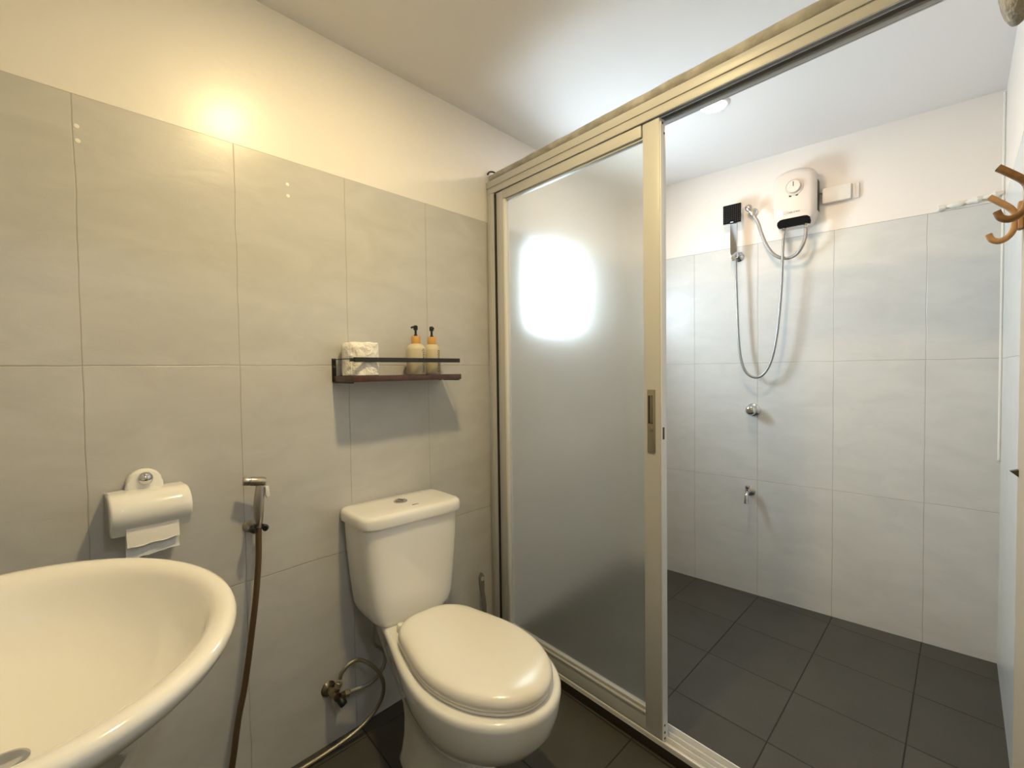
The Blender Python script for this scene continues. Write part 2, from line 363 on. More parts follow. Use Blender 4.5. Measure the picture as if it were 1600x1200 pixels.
# ------------------------------------------------------------------ recessed ceiling lamps, and one added fill lamp
def lamp(x, y, lens, label, r=.046):
    t = thing('ceiling_light', label, 'ceiling light', (x, y, H))
    MB().lathe([(r+.012, 0), (r+.012, -.003), (r+.008, -.006), (r+.001, -.006), (r, -.001), (r, 0)], (0, 0, 0), n=40).build('trim_ring', M_white_trim, t)
    MB().lathe([(r-.001, -.0055), (r-.004, -.008), (.02, -.0105), (.0001, -.011)], (0, 0, 0), n=40).build('lens', lens, t)
    return t
lamp(.53, -.745, M_lens2, 'round glowing recessed downlight in the ceiling over the shower')
lamp(-.754, -.742, M_lens, 'round glowing recessed downlight in the ceiling over the toilet')
lamp(-1.2, -2.2, M_lens3, 'added round fill downlight in the ceiling of the unseen passage outside')  # unseen lamp, added for cool soft fill through the doorway

# ------------------------------------------------------------------ toilet
T = thing('toilet', 'white ceramic close-coupled toilet with closed lid against the tiled wall', 'toilet', (-.5165, 0, 0), math.radians(-5.7))
def egg(hb, hx, yb, ym, rf, z, n=26, cr=.05, cx=0):
    """outline: straight rounded back at yb (near wall, larger y), ellipse front of length rf beyond ym"""
    pts = []
    ys = []
    for i in range(n+1):     # back part from yb to ym
        t = i/n; ys.append(yb + (ym-yb)*(1-math.cos(t*PI/2)))
    half = []
    for y in ys:
        t = (yb-y)/(yb-ym); s_ = t*t*(3-2*t); wdt = hb + (hx-hb)*s_
        d = yb - y
        if d < cr: wdt -= cr*(1-math.sqrt(max(0, 1-((cr-d)/cr)**2)))
        half.append((max(wdt, .001), y))
    for i in range(1, n+1):
        a = i/n*PI/2; half.append((max(hx*math.cos(a), .0), ym - rf*math.sin(a)))
    right = [(x, y) for x, y in half]; left = [(-x, y) for x, y in reversed(half[:-1])]
    return [Vector((cx+x, y, z)) for x, y in right+left]
def scale_ring(r, f, cx, cy, z): return [Vector((cx+(v.x-cx)*f, cy+(v.y-cy)*f, z)) for v in r]
m = MB()
prof = [  # z, hb, hx, yb, ym, rf
 (.000, .085, .116, -.205, -.37, .160), (.012, .087, .118, -.203, -.37, .162), (.030, .080, .108, -.205, -.37, .150), (.080, .072, .096, -.205, -.37, .135),
 (.130, .068, .090, -.200, -.38, .125), (.165, .067, .092, -.190, -.41, .125), (.190, .067, .105, -.165, -.455, .138), (.215, .068, .122, -.140, -.485, .162), (.240, .069, .139, -.112, -.503, .182),
 (.270, .071, .158, -.085, -.518, .202), (.305, .075, .171, -.060, -.526, .219), (.340, .079, .177, -.040, -.53, .225), (.368, .081, .181, -.028, -.53, .229),
 (.380, .082, .181, -.024, -.53, .229), (.387, .079, .177, -.028, -.53, .224), (.389, .072, .171, -.034, -.53, .218)]
m.rings([egg(hb, hx, yb, ym, rf, z, cr=.045) for z, hb, hx, yb, ym, rf in prof]); bowl = m.build('bowl', M_ceramic, T, 60)
m = MB()
LB = dict(hb=.116, hx=.160, yb=-.236, ym=-.510, rf=.234)
def lidring(z, f, cr=.085): return egg(LB['hb']*f, LB['hx']*f, LB['yb']-(1-f)*.12, LB['ym'], LB['rf']*f, z, cr=cr)
m.rings([lidring(.390, .955), lidring(.392, .975), lidring(.398, .98), lidring(.4, .972)]); m.build('seat', M_seat, T, 60)
m = MB()
m.rings([lidring(.4005, .95), lidring(.401, .978), lidring(.405, .994), lidring(.412, 1.0), lidring(.420, .996), lidring(.428, .975), lidring(.4335, .94), lidring(.4365, .88), lidring(.4385, .78), lidring(.4395, .6), lidring(.440, .3), lidring(.4403, .05)])
m.build('lid', M_seat, T, 60)
for sx in (-1, 1):
    MB().lathe([(.013, 0), (.013, .018), (.010, .024), (.001, .025)], (sx*.070, -.227, .387)).build('hinge', M_seat, T)
# tank
def tring(z, hx, y0_, y1_, e=5.5): return sell(.010, (y0_+y1_)/2, hx, (y1_-y0_)/2, z, e, 64, 9)
m = MB()
m.rings([tring(.382, .095, -.165, -.03), tring(.3835, .110, -.178, -.022), tring(.391, .124, -.189, -.018), tring(.410, .138, -.195, -.016), tring(.44, .147, -.198, -.015), tring(.52, .157, -.198, -.014), tring(.62, .166, -.200, -.013), tring(.706, .171, -.201, -.012)])
tank = m.build('tank', M_ceramic, T, 60)
m = MB()
m.rings([tring(.705, .172, -.203, -.010), tring(.706, .180, -.211, -.008), tring(.712, .1815, -.2125, -.008), tring(.730, .1805, -.2115, -.008), tring(.7375, .178, -.209, -.009), tring(.7415, .173, -.203, -.012), tring(.743, .164, -.194, -.018), tring(.7435, .10, -.15, -.05)])
tl = m.build('tank_lid', M_ceramic, T, 60)
MB().lathe([(.0225, 0), (.0225, .003), (.020, .0042), (.001, .0042)], (.006, -.098, .743), n=36).build('flush_button_ring', M_chrome, tl)
m = MB()
m.lathe([(.0165, 0), (.016, .003), (.001, .0035)], (.006, -.098, .7465), n=32); m.build('flush_button', M_steel, tl)
MB().box(.005, .007, -.114, -.082, .7488, .7505).build('button_split', M_black, tl)
m = MB(); m.box(.014, .037, -.163, -.158, .743, .7444, .0005); m.build('badge', M_print, tl)
# little scratch mark on the lid is skipped; floor bolts caps
for sx in (-1, 1): MB().lathe([(.010, 0), (.010, .006), (.006, .011), (.001, .012)], (sx*.088, -.30, .022), n=16).build('bolt_cap', M_ceramic, T)

# ------------------------------------------------------------------ angle valve and hoses
V = thing('angle_valve', 'tarnished steel angle valve on the tiles low beside the toilet', 'valve', (-.735, 0, .178))
m = MB(); m.lathe([(.024, 0), (.024, -.002), (.016, -.010), (.010, -.012), (.009, -.03), (.001, -.031)], (0, 0, 0), (0, 1, 0), 28); m.build('escutcheon', M_valve, V)
m = MB(); m.tube([(0, -.02, 0), (0, -.062, 0)], .0125, 16, 1); m.tube([(0, -.045, 0), (.012, -.045, .028)], .0095, 14, 1); m.tube([(0, -.052, -.004), (.038, -.052, -.010)], .0095, 14, 1); m.build('valve_body', M_valve, V)
m = MB()
m.lathe([(.011, 0), (.0115, .004), (.0115, .014), (.009, .016), (.001, .016)], (.008, -.045, .018), (.012, 0, .028), 6); m.lathe([(.011, 0), (.0115, .004), (.0115, .014), (.009, .016), (.001, .016)], (.026, -.052, -.008), (.038, 0, -.006), 6)
m.build('coupling_nut', M_hose_old, V)
m = MB(); m.lathe([(.007, 0), (.012, .006), (.013, .020), (.010, .026), (.001, .027)], (.004, -.062, -.004), (.35, -.6, -.75), 18); m.build('knob', M_black, V)
m = MB(); m.tube([(-.690, -.052, .169), (-.66, -.056, .166), (-.625, -.062, .167), (-.598, -.062, .176), (-.580, -.062, .192), (-.570, -.064, .215), (-.572, -.064, .245), (-.590, -.070, .270), (-.607, -.072, .288), (-.618, -.075, .310), (-.6185, -.080, .345), (-.618, -.085, .384)], .0060, 12, 6)
tf = m.build('supply_hose', M_hose_grey); tag(tf, 'thin flexible hose curving up from the angle valve to the toilet tank', 'hose')
m = MB(); m.tube([(-.7185, -.046, .222), (-.714, -.048, .238), (-.700, -.052, .254), (-.680, -.056, .262), (-.655, -.058, .256), (-.626, -.072, .232), (-.601, -.082, .194), (-.588, -.082, .150), (-.592, -.074, .105), (-.612, -.062, .066), (-.650, -.055, .040), (-.70, -.050, .024), (-.78, -.042, .012), (-.87, -.036, .0075), (-.95, -.034, .0075), (-1.01, -.05, .0075), (-1.045, -.07, .009), (-1.052, -.068, .025), (-1.044, -.055, .07), (-1.03, -.048, .12)], .0062, 12, 6)
fh = m.build('supply_hose', M_hose_old); tag(fh, 'long steel hose looping over the angle valve and running along the floor edge', 'hose')

# ------------------------------------------------------------------ bidet sprayer
B = thing('bidet_sprayer', 'handheld metal bidet sprayer resting in its wall clip beside the toilet', 'sprayer', (-.942, -.05, .76))
m = MB(); a = Vector((-.034, .006, .127)); b = Vector((.020, -.004, .118)); d = (b-a).normalized()
m.lathe([(.001, 0), (.0105, .0005), (.0118, .003), (.0118, .014), (.0108, .015), (.0108, .017), (.0122, .018), (.0125, (b-a).length-.006), (.0105, (b-a).length-.001), (.001, (b-a).length)], a, d, 24); m.build('spray_head', M_steel, B)
m = MB(); m.tube([(.006, 0, .112), (.004, 0, .085), (.001, 0, .05), (0, 0, .018), (0, 0, .004), (0, 0, -.004)], .009, 16, 5, radii=lambda t: .0085+.0045*math.sin(PI*min(1, t*1.15+.05))*(1 if t < .85 else .6)); m.build('handle', M_steel, B)
m = MB(); m.prism([(-.006, .004), (.005, .005), (.008, -.022), (-.001, -.026), (-.006, -.018)], -.005, .005, .0012, f=lambda a, b, c: (.020+a*.8+.002, c-.004, .100+b)); m.build('trigger', M_trigger, B)
CL = thing('sprayer_clip', 'black round wall clip holding the bidet sprayer', 'holder', (-.945, 0, .752))
m = MB(); m.lathe([(.016, 0), (.016, -.004), (.010, -.010), (.008, -.030), (.001, -.031)], (-.006, 0, 0), (0, 1, 0), 20); m.build('wall_base', M_steel, CL)
m = MB()
for s_ in (-1, 1):
    arc = [(math.cos(t)*.0175, math.sin(t)*.0175) for t in [PI/2+s_*(.05+i*.3) for i in range(9)]]
    m.tube([(x+.003, y-.050, 0) for x, y in arc], .0075, 10, 3)
m.tube([(0, -.028, 0), (.002, -.034, 0)], .008, 10, 1); m.build('clip_arm', M_black, CL)
m = MB(); m.tube([(-.942, -.05, .757), (-.943, -.05, .735), (-.9445, -.05, .675), (-.949, -.05, .62), (-.956, -.05, .555), (-.969, -.05, .463), (-.988, -.05, .341), (-1.006, -.05, .258), (-1.019, -.05, .173), (-1.028, -.05, .12)], .0078, 14, 6)
bh = m.build('bidet_hose', M_hose_brown); tag(bh, 'bronze brown hose hanging down from the bidet sprayer', 'hose')

# ------------------------------------------------------------------ toilet brush
TB = thing('toilet_brush', 'grey toilet brush with perforated handle standing in the corner behind the toilet', 'brush', (-.088, -.045, 0))
m = MB()
def brw(t): return .0085+.006*max(0, 1-t*5) + (.002*math.sin(t*9))
hp = [(-.016, .002, .350), (-.0155, .002, .335), (-.014, .002, .30), (-.011, .002, .27), (-.007, .001, .24), (-.003, 0, .21), (0, 0, .15), (0, 0, .10)]
rings = []
for i, (x, y, z) in enumerate(hp):
    hw = (.005, .0150, .0145, .0115, .0125, .0115, .008, .006)[i]; rings.append([(x+hw*math.cos(a), y+.0055*math.sin(a), z) for a in [2*PI*k/16 for k in range(16)]])
m.rings(rings); m.build('handle', M_grip, TB)
m = MB(); m.lathe([(.009, 0), (.009, .002), (.0055, .0025), (.005, .001), (.001, .001)], (-.0148, -.0035, .328), (0, -1, 0), 18); m.build('hanging_hole', mat('light_grey_ring', (.45, .44, .40), .4), TB)
m = MB(); m.lathe([(.036, 0), (.038, .004), (.034, .09), (.036, .12), (.033, .12), (.031, .09), (.03, .01), (.001, .01)], (0, 0, 0), n=28); m.build('brush_pot', M_grip, TB)

# ------------------------------------------------------------------ wall shelf
SH = thing('wall_shelf', 'narrow dark wood wall shelf with black metal rail above the toilet', 'shelf', (-.698, 0, 1.144))
SL, SD = .436, .125
MB().box(.003, SL-.003, -SD+.002, -.001, 0, .0185, .0012).build('board', M_wood, SH)
m = MB(); t_ = .003
path = [(0, 0), (0, -.085), (.006, -.112), (.022, -SD), (SL-.030, -SD), (SL-.012, -.118), (SL-.012, 0)]
def strip(m, path, z0, z1, th):
    P2 = [Vector((x, y, 0)) for x, y in path]; rings = []
    for i, q in enumerate(P2):
        t = (P2[min(i+1, len(P2)-1)]-P2[max(i-1, 0)]).normalized(); nn = Vector((-t.y, t.x, 0))*th/2
        rings.append([q-nn+Vector((0, 0, z0)), q+nn+Vector((0, 0, z0)), q+nn+Vector((0, 0, z1)), q-nn+Vector((0, 0, z1))])
    m.rings(rings)
strip(m, [(.006, -SD), (SL-.012, -SD)], .060, .0745, t_); m.box(0, .006, -SD+.012, -.002, .0690, .0715); m.box(0, .010, -SD-.0015, -SD+.014, .062, .0725, .0008); m.box(SL-.018, SL-.012, -SD, -.002, .0690, .0715); m.build('guard_rail', M_blackmetal, SH, 30)
for x0 in (0, SL-.014):
    m = MB(); m.box(x0, x0+.014, -.003, 0, .0, .074, .0006); m.box(x0, x0+.014, -.11, -.002, -.004, -.0005, .0006)
    br = m.build('bracket', M_blackmetal, SH); MB().lathe([(.0032, 0), (.0028, .0012), (.001, .0018)], (x0+.007, -.003, .048), (0, -1, 0), 14).build('screw', M_chrome, br)
for x0 in (.03, SL-.04): MB().lathe([(.004, 0), (.003, -.002), (.001, -.0025)], (x0, -.06, -.0005), (0, 0, 1), 12).build('screw', M_chrome, SH)

# toilet paper roll standing on the shelf
ZS = 1.144+.0185
TR = thing('toilet_roll', 'white embossed toilet paper roll standing on the left end of the shelf', 'toilet paper', (-.633, -.062, ZS))
m = MB(); rings = []; n = 56
prof = [(.052, .0), (.0555, .002), (.056, .02), (.0558, .05), (.056, .08), (.0555, .100), (.053, .103), (.030, .1035), (.022, .1025), (.020, .098), (.020, .01)]
for r, z in prof:
    rings.append([((r*(1+.012*math.sin(5*a+z*90)*(r > .04)+.006*math.sin(13*a-z*140)*(r > .04)))*math.cos(a), (r*(1+.012*math.sin(5*a+z*90)*(r > .04)))*math.sin(a), z+.0008*math.sin(7*a)*(z > .09)) for a in [2*PI*k/n for k in range(n)]])
m.rings(rings); m.build('paper', M_paper, TR, 50)
m = MB(); a0 = math.radians(-150)
rings = [[(math.cos(a0+q*.012)*rr, math.sin(a0+q*.012)*rr, z) for q, rr in ((0, .0562), (1, .0576), (2, .0575), (2, .0562))] for z in [.004+.0095*i for i in range(11)]]
m.rings(rings); m.build('loose_edge', M_paper, TR)

# text that follows a round bottle
def text_mesh(name, s, width, mt, parent, mapper, extr=.0, height=None):
    cu = bpy.data.curves.new(name, 'FONT'); cu.body = s; cu.size = 1; cu.resolution_u = 3
    o = bpy.data.objects.new('tmp_text', cu); C.objects.link(o)
    dg = bpy.context.evaluated_depsgraph_get(); dg.update(); me = bpy.data.meshes.new_from_object(o.evaluated_get(dg)); bpy.data.objects.remove(o)
    xs = [v.co.x for v in me.vertices]; x0, x1 = min(xs), max(xs); k = width/(x1-x0); ky = k if height is None else height/(max(v.co.y for v in me.vertices)-min(v.co.y for v in me.vertices)); y0_ = min(v.co.y for v in me.vertices)
    for v in me.vertices: v.co = Vector(mapper((v.co.x-x0)*k, (v.co.y)*ky))
    me.name = name; me.materials.append(mt); q = bpy.data.objects.new(name, me); C.objects.link(q); q.parent = parent; return q
def bottle(x, y, r, label, text, tl_, spout):
    t = thing('pump_bottle', label, 'bottle', (x, y, ZS), 0, 'pump bottles on the shelf')
    hb = .104
    MB().lathe([(r-.003, 0), (r, .003), (r, hb-.018), (r-.002, hb-.010), (r-.008, hb-.003), (.018, hb+.001), (.0145, hb+.003), (.0145, hb+.008), (.001, hb+.008)], n=40).build('body', M_bottle, t, 60)
    MB().lathe([(.0150, 0), (.0155, .001), (.0155, .025), (.0148, .027), (.001, .027)], (0, 0, hb+.002), n=32).build('collar', M_bamboo, t)
    m = MB(); m.lathe([(.006, 0), (.006, .004), (.0042, .006), (.0040, .020), (.0075, .022), (.0078, .034), (.005, .037), (.001, .037)], (0, 0, hb+.029), n=20)
    d = Vector(spout).normalized(); m.tube([(0, 0, hb+.060), tuple(Vector((0, 0, hb+.060))+d*.012), tuple(Vector((0, 0, hb+.057))+d*.022)], .0035, 10, 4)
    m.build('pump', M_black, t)
    def mp(u, v):
        a = math.radians(-80) + (-(v-.006))/r; rr = r+.0004     # reads upward
        return (math.cos(a)*rr, math.sin(a)*rr, .008+u)
    text_mesh('lettering', text, tl_, M_ink, t, mp)
    return t
bottle(-.4290, -.075, .0335, 'beige body wash pump bottle, left one of the pair on the shelf', 'body wash', .080, (-1, -.25, 0))
bottle(-.3600, -.075, .0300, 'beige shampoo pump bottle, right one of the pair on the shelf', 'shampoo', .078, (-.4, -1, 0))

# ------------------------------------------------------------------ ceramic paper holder
PH = thing('paper_holder', 'white ceramic toilet paper holder with chrome stud, on the wall above the basin', 'paper holder', (-1.178, 0, .862))
prof = []
for i in range(15):
    a = math.radians(105 + i*(235-105)/14*1.0); prof.append((-.050 + .052*math.cos(a)*1.0, .052*math.sin(a)*.95))
# profile in (y,z): from the top back, round the front, to the lower lip
prof = [(-.010, .044)] + [(-.048-.050*math.sin(a), .044*math.cos(a)) for a in [i/12*math.radians(135) for i in range(13)]]
prof = [(y, z) for y, z in prof]
prof.append((-.076, -.047))
thick = [(y+.006 if i > 2 else y, z-.006) for i, (y, z) in enumerate(prof)]
ring = prof + list(reversed([(y+.007*(1 if i > 1 else 0), z-(.006 if i < 9 else -.001)) for i, (y, z) in enumerate(prof)]))
m = MB(); rings = []
for x, f in ((-.076, .90), (-.0745, .96), (-.071, .995), (-.05, 1.0), (0, 1.0), (.05, 1.0), (.071, .995), (.0745, .96), (.076, .90)):
    cy, cz = -.045, -.002
    rings.append([(x, cy+(y-cy)*f, cz+(z-cz)*f) for y, z in ring])
m.rings(rings); cov = m.build('cover', M_ceramic, PH, 50)
for sx in (-1, 1): MB().prism([(-.002, .042)]+[(-.048-.046*math.sin(a), .042*math.cos(a)) for a in [i/10*math.radians(150) for i in range(11)]]+[(-.002, -.035)], sx*.071-.004, sx*.071+.004, .001, f=lambda a, b, c: (c, a, b)).build('side_cheek', M_ceramic, PH)
m = MB(); dome = [(-.037, .0), (-.037, .010)] + [(-.034*math.cos(a), .022+.032*math.sin(a)) for a in [i/14*PI for i in range(15)]] + [(.037, .010), (.037, .0)]
m.prism(dome, -.028, 0, .006, f=lambda a, b, c: (a-.003, c-.002+0*c, .036+b)); m.build('mount_plate', M_ceramic, PH, 60)
MB().lathe([(.015, 0), (.015, .003), (.0135, .008), (.009, .012), (.001, .0145)], (-.003, -.030, .068), (0, -1, .05), 28).build('chrome_stud', M_chrome, PH)
PR = thing('toilet_roll', 'toilet paper roll hanging inside the ceramic holder with its sheet end showing', 'toilet paper', (-1.178, -.045, .858))
MB().lathe([(.015, -.054), (.032, -.054), (.033, -.053), (.033, .053), (.032, .054), (.015, .054)], (0, -.002, 0), (1, 0, 0), 32).build('paper', M_paper, PR)
m = MB(); rings = []
for i in range(13):
    z = .0-i*.0079; yy = -.033-.002*math.sin(i*.5)
    rings.append([(x, yy+.0015*math.sin(x*90+i), z + (.004*(x/.05) if i == 12 else 0)+(.001*math.sin(x*240) if i == 12 else 0)) for x in [-.050+k*.01 for k in range(11)]] + [(x, yy+.0015*math.sin(x*90+i)+.0012, z + (.004*(x/.05) if i == 12 else 0)) for x in [.050-k*.01 for k in range(11)]])
m.rings(rings); m.build('hanging_sheet', M_paper_grey, PR)
m = MB(); rings = []
for i in range(6):
    z = -.022-i*.0085; rings.append([(x, -.0375-.001*i, z-.004*(x/.05)*0 + .0015*math.sin(x*150+2)*(i == 5)+.010*(.5-x/.1)*-.6*(i == 5)) for x in [-.049+k*.0098 for k in range(11)]] + [(x, -.036-.001*i, z) for x in [.049-k*.0098 for k in range(11)]])
m.rings(rings); m.build('torn_flap', mat('tissue_flap', (.86, .83, .77), .9, bump=(30, .4, .003)), PR)

# ------------------------------------------------------------------ wash basin
BS = thing('wash_basin', 'large oval white ceramic wash basin on a pedestal by the door', 'basin', (-1.42, -.553, 0))
def brng(fx, z, dx=0, dy=0, back=.278, a=.250, b=.310, n=72, fb=None):
    fb = fb or fx; r = []
    for k in range(n):
        t = 2*PI*k/n; c, s_ = math.cos(t), math.sin(t)
        if c >= 0: r.append((dx+a*fx*c, dy+b*fx*s_, z))
        else: r.append((dx+back*fb*math.copysign(abs(c)**.62, c), dy+b*fx*math.copysign(abs(s_)**.80, s_), z))
    return r
m = MB()
outer = [(.20, .60), (.30, .605), (.40, .63), (.52, .67), (.66, .72), (.80, .765), (.905, .797), (.975, .815), (1.0, .828), (.998, .835), (.985, .840), (.965, .8415)]
inner = [(.94, .8412), (.905, .838), (.880, .8335), (.862, .826), (.845, .812), (.825, .792), (.79, .768), (.72, .740), (.58, .713), (.40, .698), (.20, .690), (.085, .687)]
rings = [brng(f, z, back=.278, fb=(1.0 if z > .70 else max(f, .9))) for f, z in outer]
for f, z in inner:
    t = (.96-f)/.96
    rings.append(brng(f, z, dx=0, dy=0, back=.278-.10*min(1, max(0, t*6)), a=.250, b=.306))
m.rings(rings); m.build('bowl', M_basin, BS, 60)
m = MB(); m.lathe([(.023, 0), (.023, .003), (.019, .004), (.012, .002), (.001, .002)], (0, 0, .6865), n=30); m.build('drain', M_chrome, BS)
m = MB(); m.rings([sell(-.17, 0, .09, .09, 0, 2.4), sell(-.17, 0, .09, .09, .02, 2.4), sell(-.17, 0, .065, .07, .10, 2.4), sell(-.17, 0, .06, .065, .45, 2.4), sell(-.15, 0, .06, .065, .625, 2.4)]); m.build('pedestal', M_basin, BS, 60)

# ------------------------------------------------------------------ water heater
WH = thing('water_heater', 'white wall-mounted electric water heater with round dial in the shower', 'water heater', (XS, -.905, 1.83))
def fx(a, b, c): return (-c, -a, b)   # a: toward the right as seen in the room, b up, c out from the wall
hw = .088
def hout(f, top=.252, low=0., ins=0.):
    o = [(-hw*.72*f, low+ins), (-hw*f+ins, low+.045), (-hw*f+ins, .215-ins)]
    for i in range(13):
        t = i/12; o.append((-(hw-ins-.002)*math.cos(PI*t)*f, .217-ins + (top-.217)*math.sin(PI*t)**.75))
    o += [(hw*f-ins, .215-ins), (hw*f-ins, low+.045), (hw*.72*f, low+ins)]
    return o
m = MB()
layers = [(0.0, 0), (.050, 0), (.066, .002), (.076, .007), (.082, .016), (.0845, .026)]
rings = []
for c, ins in layers: rings.append([Vector(fx(a, b, c)) for a, b in hout(1, .266, 0, ins)])
m.rings(rings); hbod = m.build('casing', M_heater, WH, 35)
m = MB(); bo = [(-.064, .000), (-.068, .012), (-.066, .026), (-.056, .034), (-.044, .036), (.044, .036), (.056, .034), (.066, .026), (.068, .012), (.064, .000)]
vs = []
m.rings([[fx(a, max(b, .001), .0862) for a, b in bo], [fx(a, max(b, .001), .060) for a, b in bo]]); m.build('connection_recess', mat('recess_black', (.005, .005, .005), .75, spec=.1), WH, 30)
m = MB(); m.lathe([(.039, 0), (.039, .0025), (.034, .004), (.033, .001), (.001, .001)], fx(.002, .176, .0845), (-1, 0, 0), 40); m.build('dial_ring', M_heater, WH)
m = MB(); m.lathe([(.029, 0), (.028, .012), (.026, .0145), (.001, .015)], fx(.002, .176, .0845), (-1, 0, 0), 36); m.build('dial', M_heater, WH)
m = MB(); m.box(-.1005, -.099, -.0035, -.0005, .176, .197); m.build('dial_mark', M_ink, WH)
for dy in (-.013, .013):
    MB().lathe([(.0062, 0), (.0055, .0015), (.001, .002)], fx(dy, .139, .0843), (-1, 0, 0), 14).build('indicator_lamp', M_black, WH)
text_mesh('brand_lettering', 'STIEBEL ELTRON', .050, M_ink, WH, lambda u, v: fx(-.024+u, .058+v, .0852), height=.0075)
m = MB(); m.box(-.0852, -.0840, .044, .070, .048, .078); lb = m.build('sticker', M_sticker, WH)
m = MB()
for i in range(4): m.box(-.0856, -.0850, .022, .042, .056+i*.0055, .0575+i*.0055)
m.build('sticker_print', mat('pale_grey_print', (.55, .53, .50), .5), WH)
m = MB(); m.box(-.045, -.004, -.0895, -.088, .06, .20, .0006); m.build('side_seam', mat('seam_dark', (.08, .06, .04), .6), WH)

def nut(m, p, ax, r=.010, h=.018): m.lathe([(r*.9, 0), (r, .002), (r, h-.002), (r*.85, h), (.001, h)], p, ax, 6)
for (yy, zz) in ((-.862, 1.827), (-.953, 1.833)):
    m = MB(); nut(m, (XS-.068-XS, yy+.905, zz-1.83+.008), (0, 0, -1)); m.lathe([(.0075, 0), (.0075, .012), (.001, .012)], (-.068, yy+.905, zz-1.83-.008), (0, 0, -1), 14); m.build('hose_connector', M_chrome, WH)
# flexible inlet hose (grey) from the wall valve to the heater
XH = XS-.068
IV = thing('inlet_valve', 'small chrome inlet valve on the wall between shower head and water heater', 'valve', (XS, -.712, 1.952))
m = MB(); m.lathe([(.022, 0), (.022, .003), (.012, .010), (.010, .03), (.001, .031)], (0, 0, 0), (-1, 0, 0), 24); m.build('escutcheon', M_chrome, IV)
m = MB(); m.tube([(-.02, 0, 0), (-.055, 0, .002)], .010, 14, 1); m.lathe([(.001, -.018), (.012, -.014), (.0165, -.004), (.0165, .006), (.011, .014), (.009, .030), (.011, .032), (.011, .044), (.008, .048), (.001, .049)], (-.055, .008, .012), (-.0, -.50, -.85), 22); m.build('valve_body', M_steel, IV)
m = MB(); m.tube([(XS-.056, -.727, 1.922), (XS-.058, -.747, 1.882), (XS-.062, -.764, 1.825), (XS-.058, -.790, 1.755), (XS-.052, -.825, 1.708), (XS-.046, -.868, 1.690), (XS-.056, -.908, 1.698), (XH, -.936, 1.728), (XH, -.950, 1.770), (XH, -.953, 1.812)], .0078, 14, 6)
ch = m.build('inlet_hose', M_hose_grey); tag(ch, 'short grey flexible hose bending from the inlet valve to the water heater', 'hose')
# long shower hose
m = MB(); m.tube([(XH, -.862, 1.808), (XH, -.859, 1.74), (XS-.066, -.8555, 1.65), (XS-.064, -.8515, 1.55), (XS-.062, -.843, 1.43), (XS-.06, -.830, 1.31), (XS-.058, -.811, 1.215), (XS-.055, -.786, 1.155), (XS-.053, -.755, 1.125), (XS-.051, -.722, 1.124), (XS-.050, -.693, 1.146), (XS-.050, -.672, 1.195), (XS-.049, -.658, 1.28), (XS-.048, -.650, 1.41), (XS-.047, -.645, 1.55), (XS-.046, -.641, 1.66), (XS-.045, -.640, 1.716)], .0062, 12, 6)
shh = m.build('shower_hose', M_hose); tag(shh, 'long chrome shower hose hanging in a loop from the water heater to the hand shower', 'hose')
# hand shower and its bracket
HS = thing('hand_shower', 'hand shower with square black spray face and flat chrome handle in its bracket', 'shower head', (XS-.045, -.632, 1.745))
m = MB(); m.prism([(-.0085, -.028), (-.012, .0), (-.0155, .02), (-.0165, .165), (-.014, .185), (.014, .185), (.0165, .165), (.0155, .02), (.012, .0), (.0085, -.028)], 0, .012, .003, f=lambda a, b, c: (-.004-c+.006, -a-.0*b, b)); m.build('handle', M_chrome, HS, 35)
m = MB(); m.box(-.012, .004, -.044, .044, .160, .256, .003); m.build('head_back', M_chrome, HS).location = (.0, .006, 0)
fc = MB().box(-.0165, -.0105, -.043, .043, .161, .255, .0015).build('spray_face', mat('matt_black_rubber', (.006, .006, .006), .7, spec=.15), HS); fc.location = (0, .006, 0)
m = MB()
for i in range(9):
    for j in range(9):
        if i == 0 and 3 <= j <= 5: continue
        m.lathe([(.0016, 0), (.0012, .0016), (.0002, .0018)], (-.0163, -.036+j*.009, .172+i*.009), (-1, 0, 0), 6)
nz = m.build('nozzles', mat('nozzle_rubber', (.09, .08, .07), .5), fc)
m = MB(); m.box(-.0172, -.016, -.007, .007, .164, .168, .0003); m.build('face_tab', M_sticker, fc)
SB = thing('shower_bracket', 'round chrome wall bracket holding the hand shower', 'holder', (XS, -.642, 1.742))
m = MB(); m.lathe([(.026, 0), (.026, .004), (.020, .010), (.012, .014), (.012, .018), (.001, .018)], (0, 0, 0), (-1, 0, 0), 28); m.build('wall_flange', M_chrome, SB)
m = MB()
for s_ in (-1, 1):
    m.tube([(-.014, .006+s_*.002, 0), (-.026, .008+s_*.012, 0), (-.040, .009+s_*.0165, 0), (-.052, .010+s_*.014, 0)], .0065, 10, 4)
m.build('cradle_arm', M_chrome, SB)

# conduit cover beside the heater
CB = thing('conduit_cover', 'white plastic cable cover on the wall right of the water heater', 'cable cover', (XS, -1.06, 1.953))
MB().box(-.024, 0, -.056, .052, -.034, .034, .003).build('cover', M_conduit, CB)
MB().box(-.010, 0, -.084, -.056, -.034, .032, .002).build('end_piece', M_conduit, CB)
m = MB(); m.tube([(-.020, .052, .012), (-.022, .068, .020), (-.020, .084, .05), (-.02, .09, .07)], .003, 8, 4); m.build('cable', mat('cable_brown', (.20, .14, .05), .5), CB)

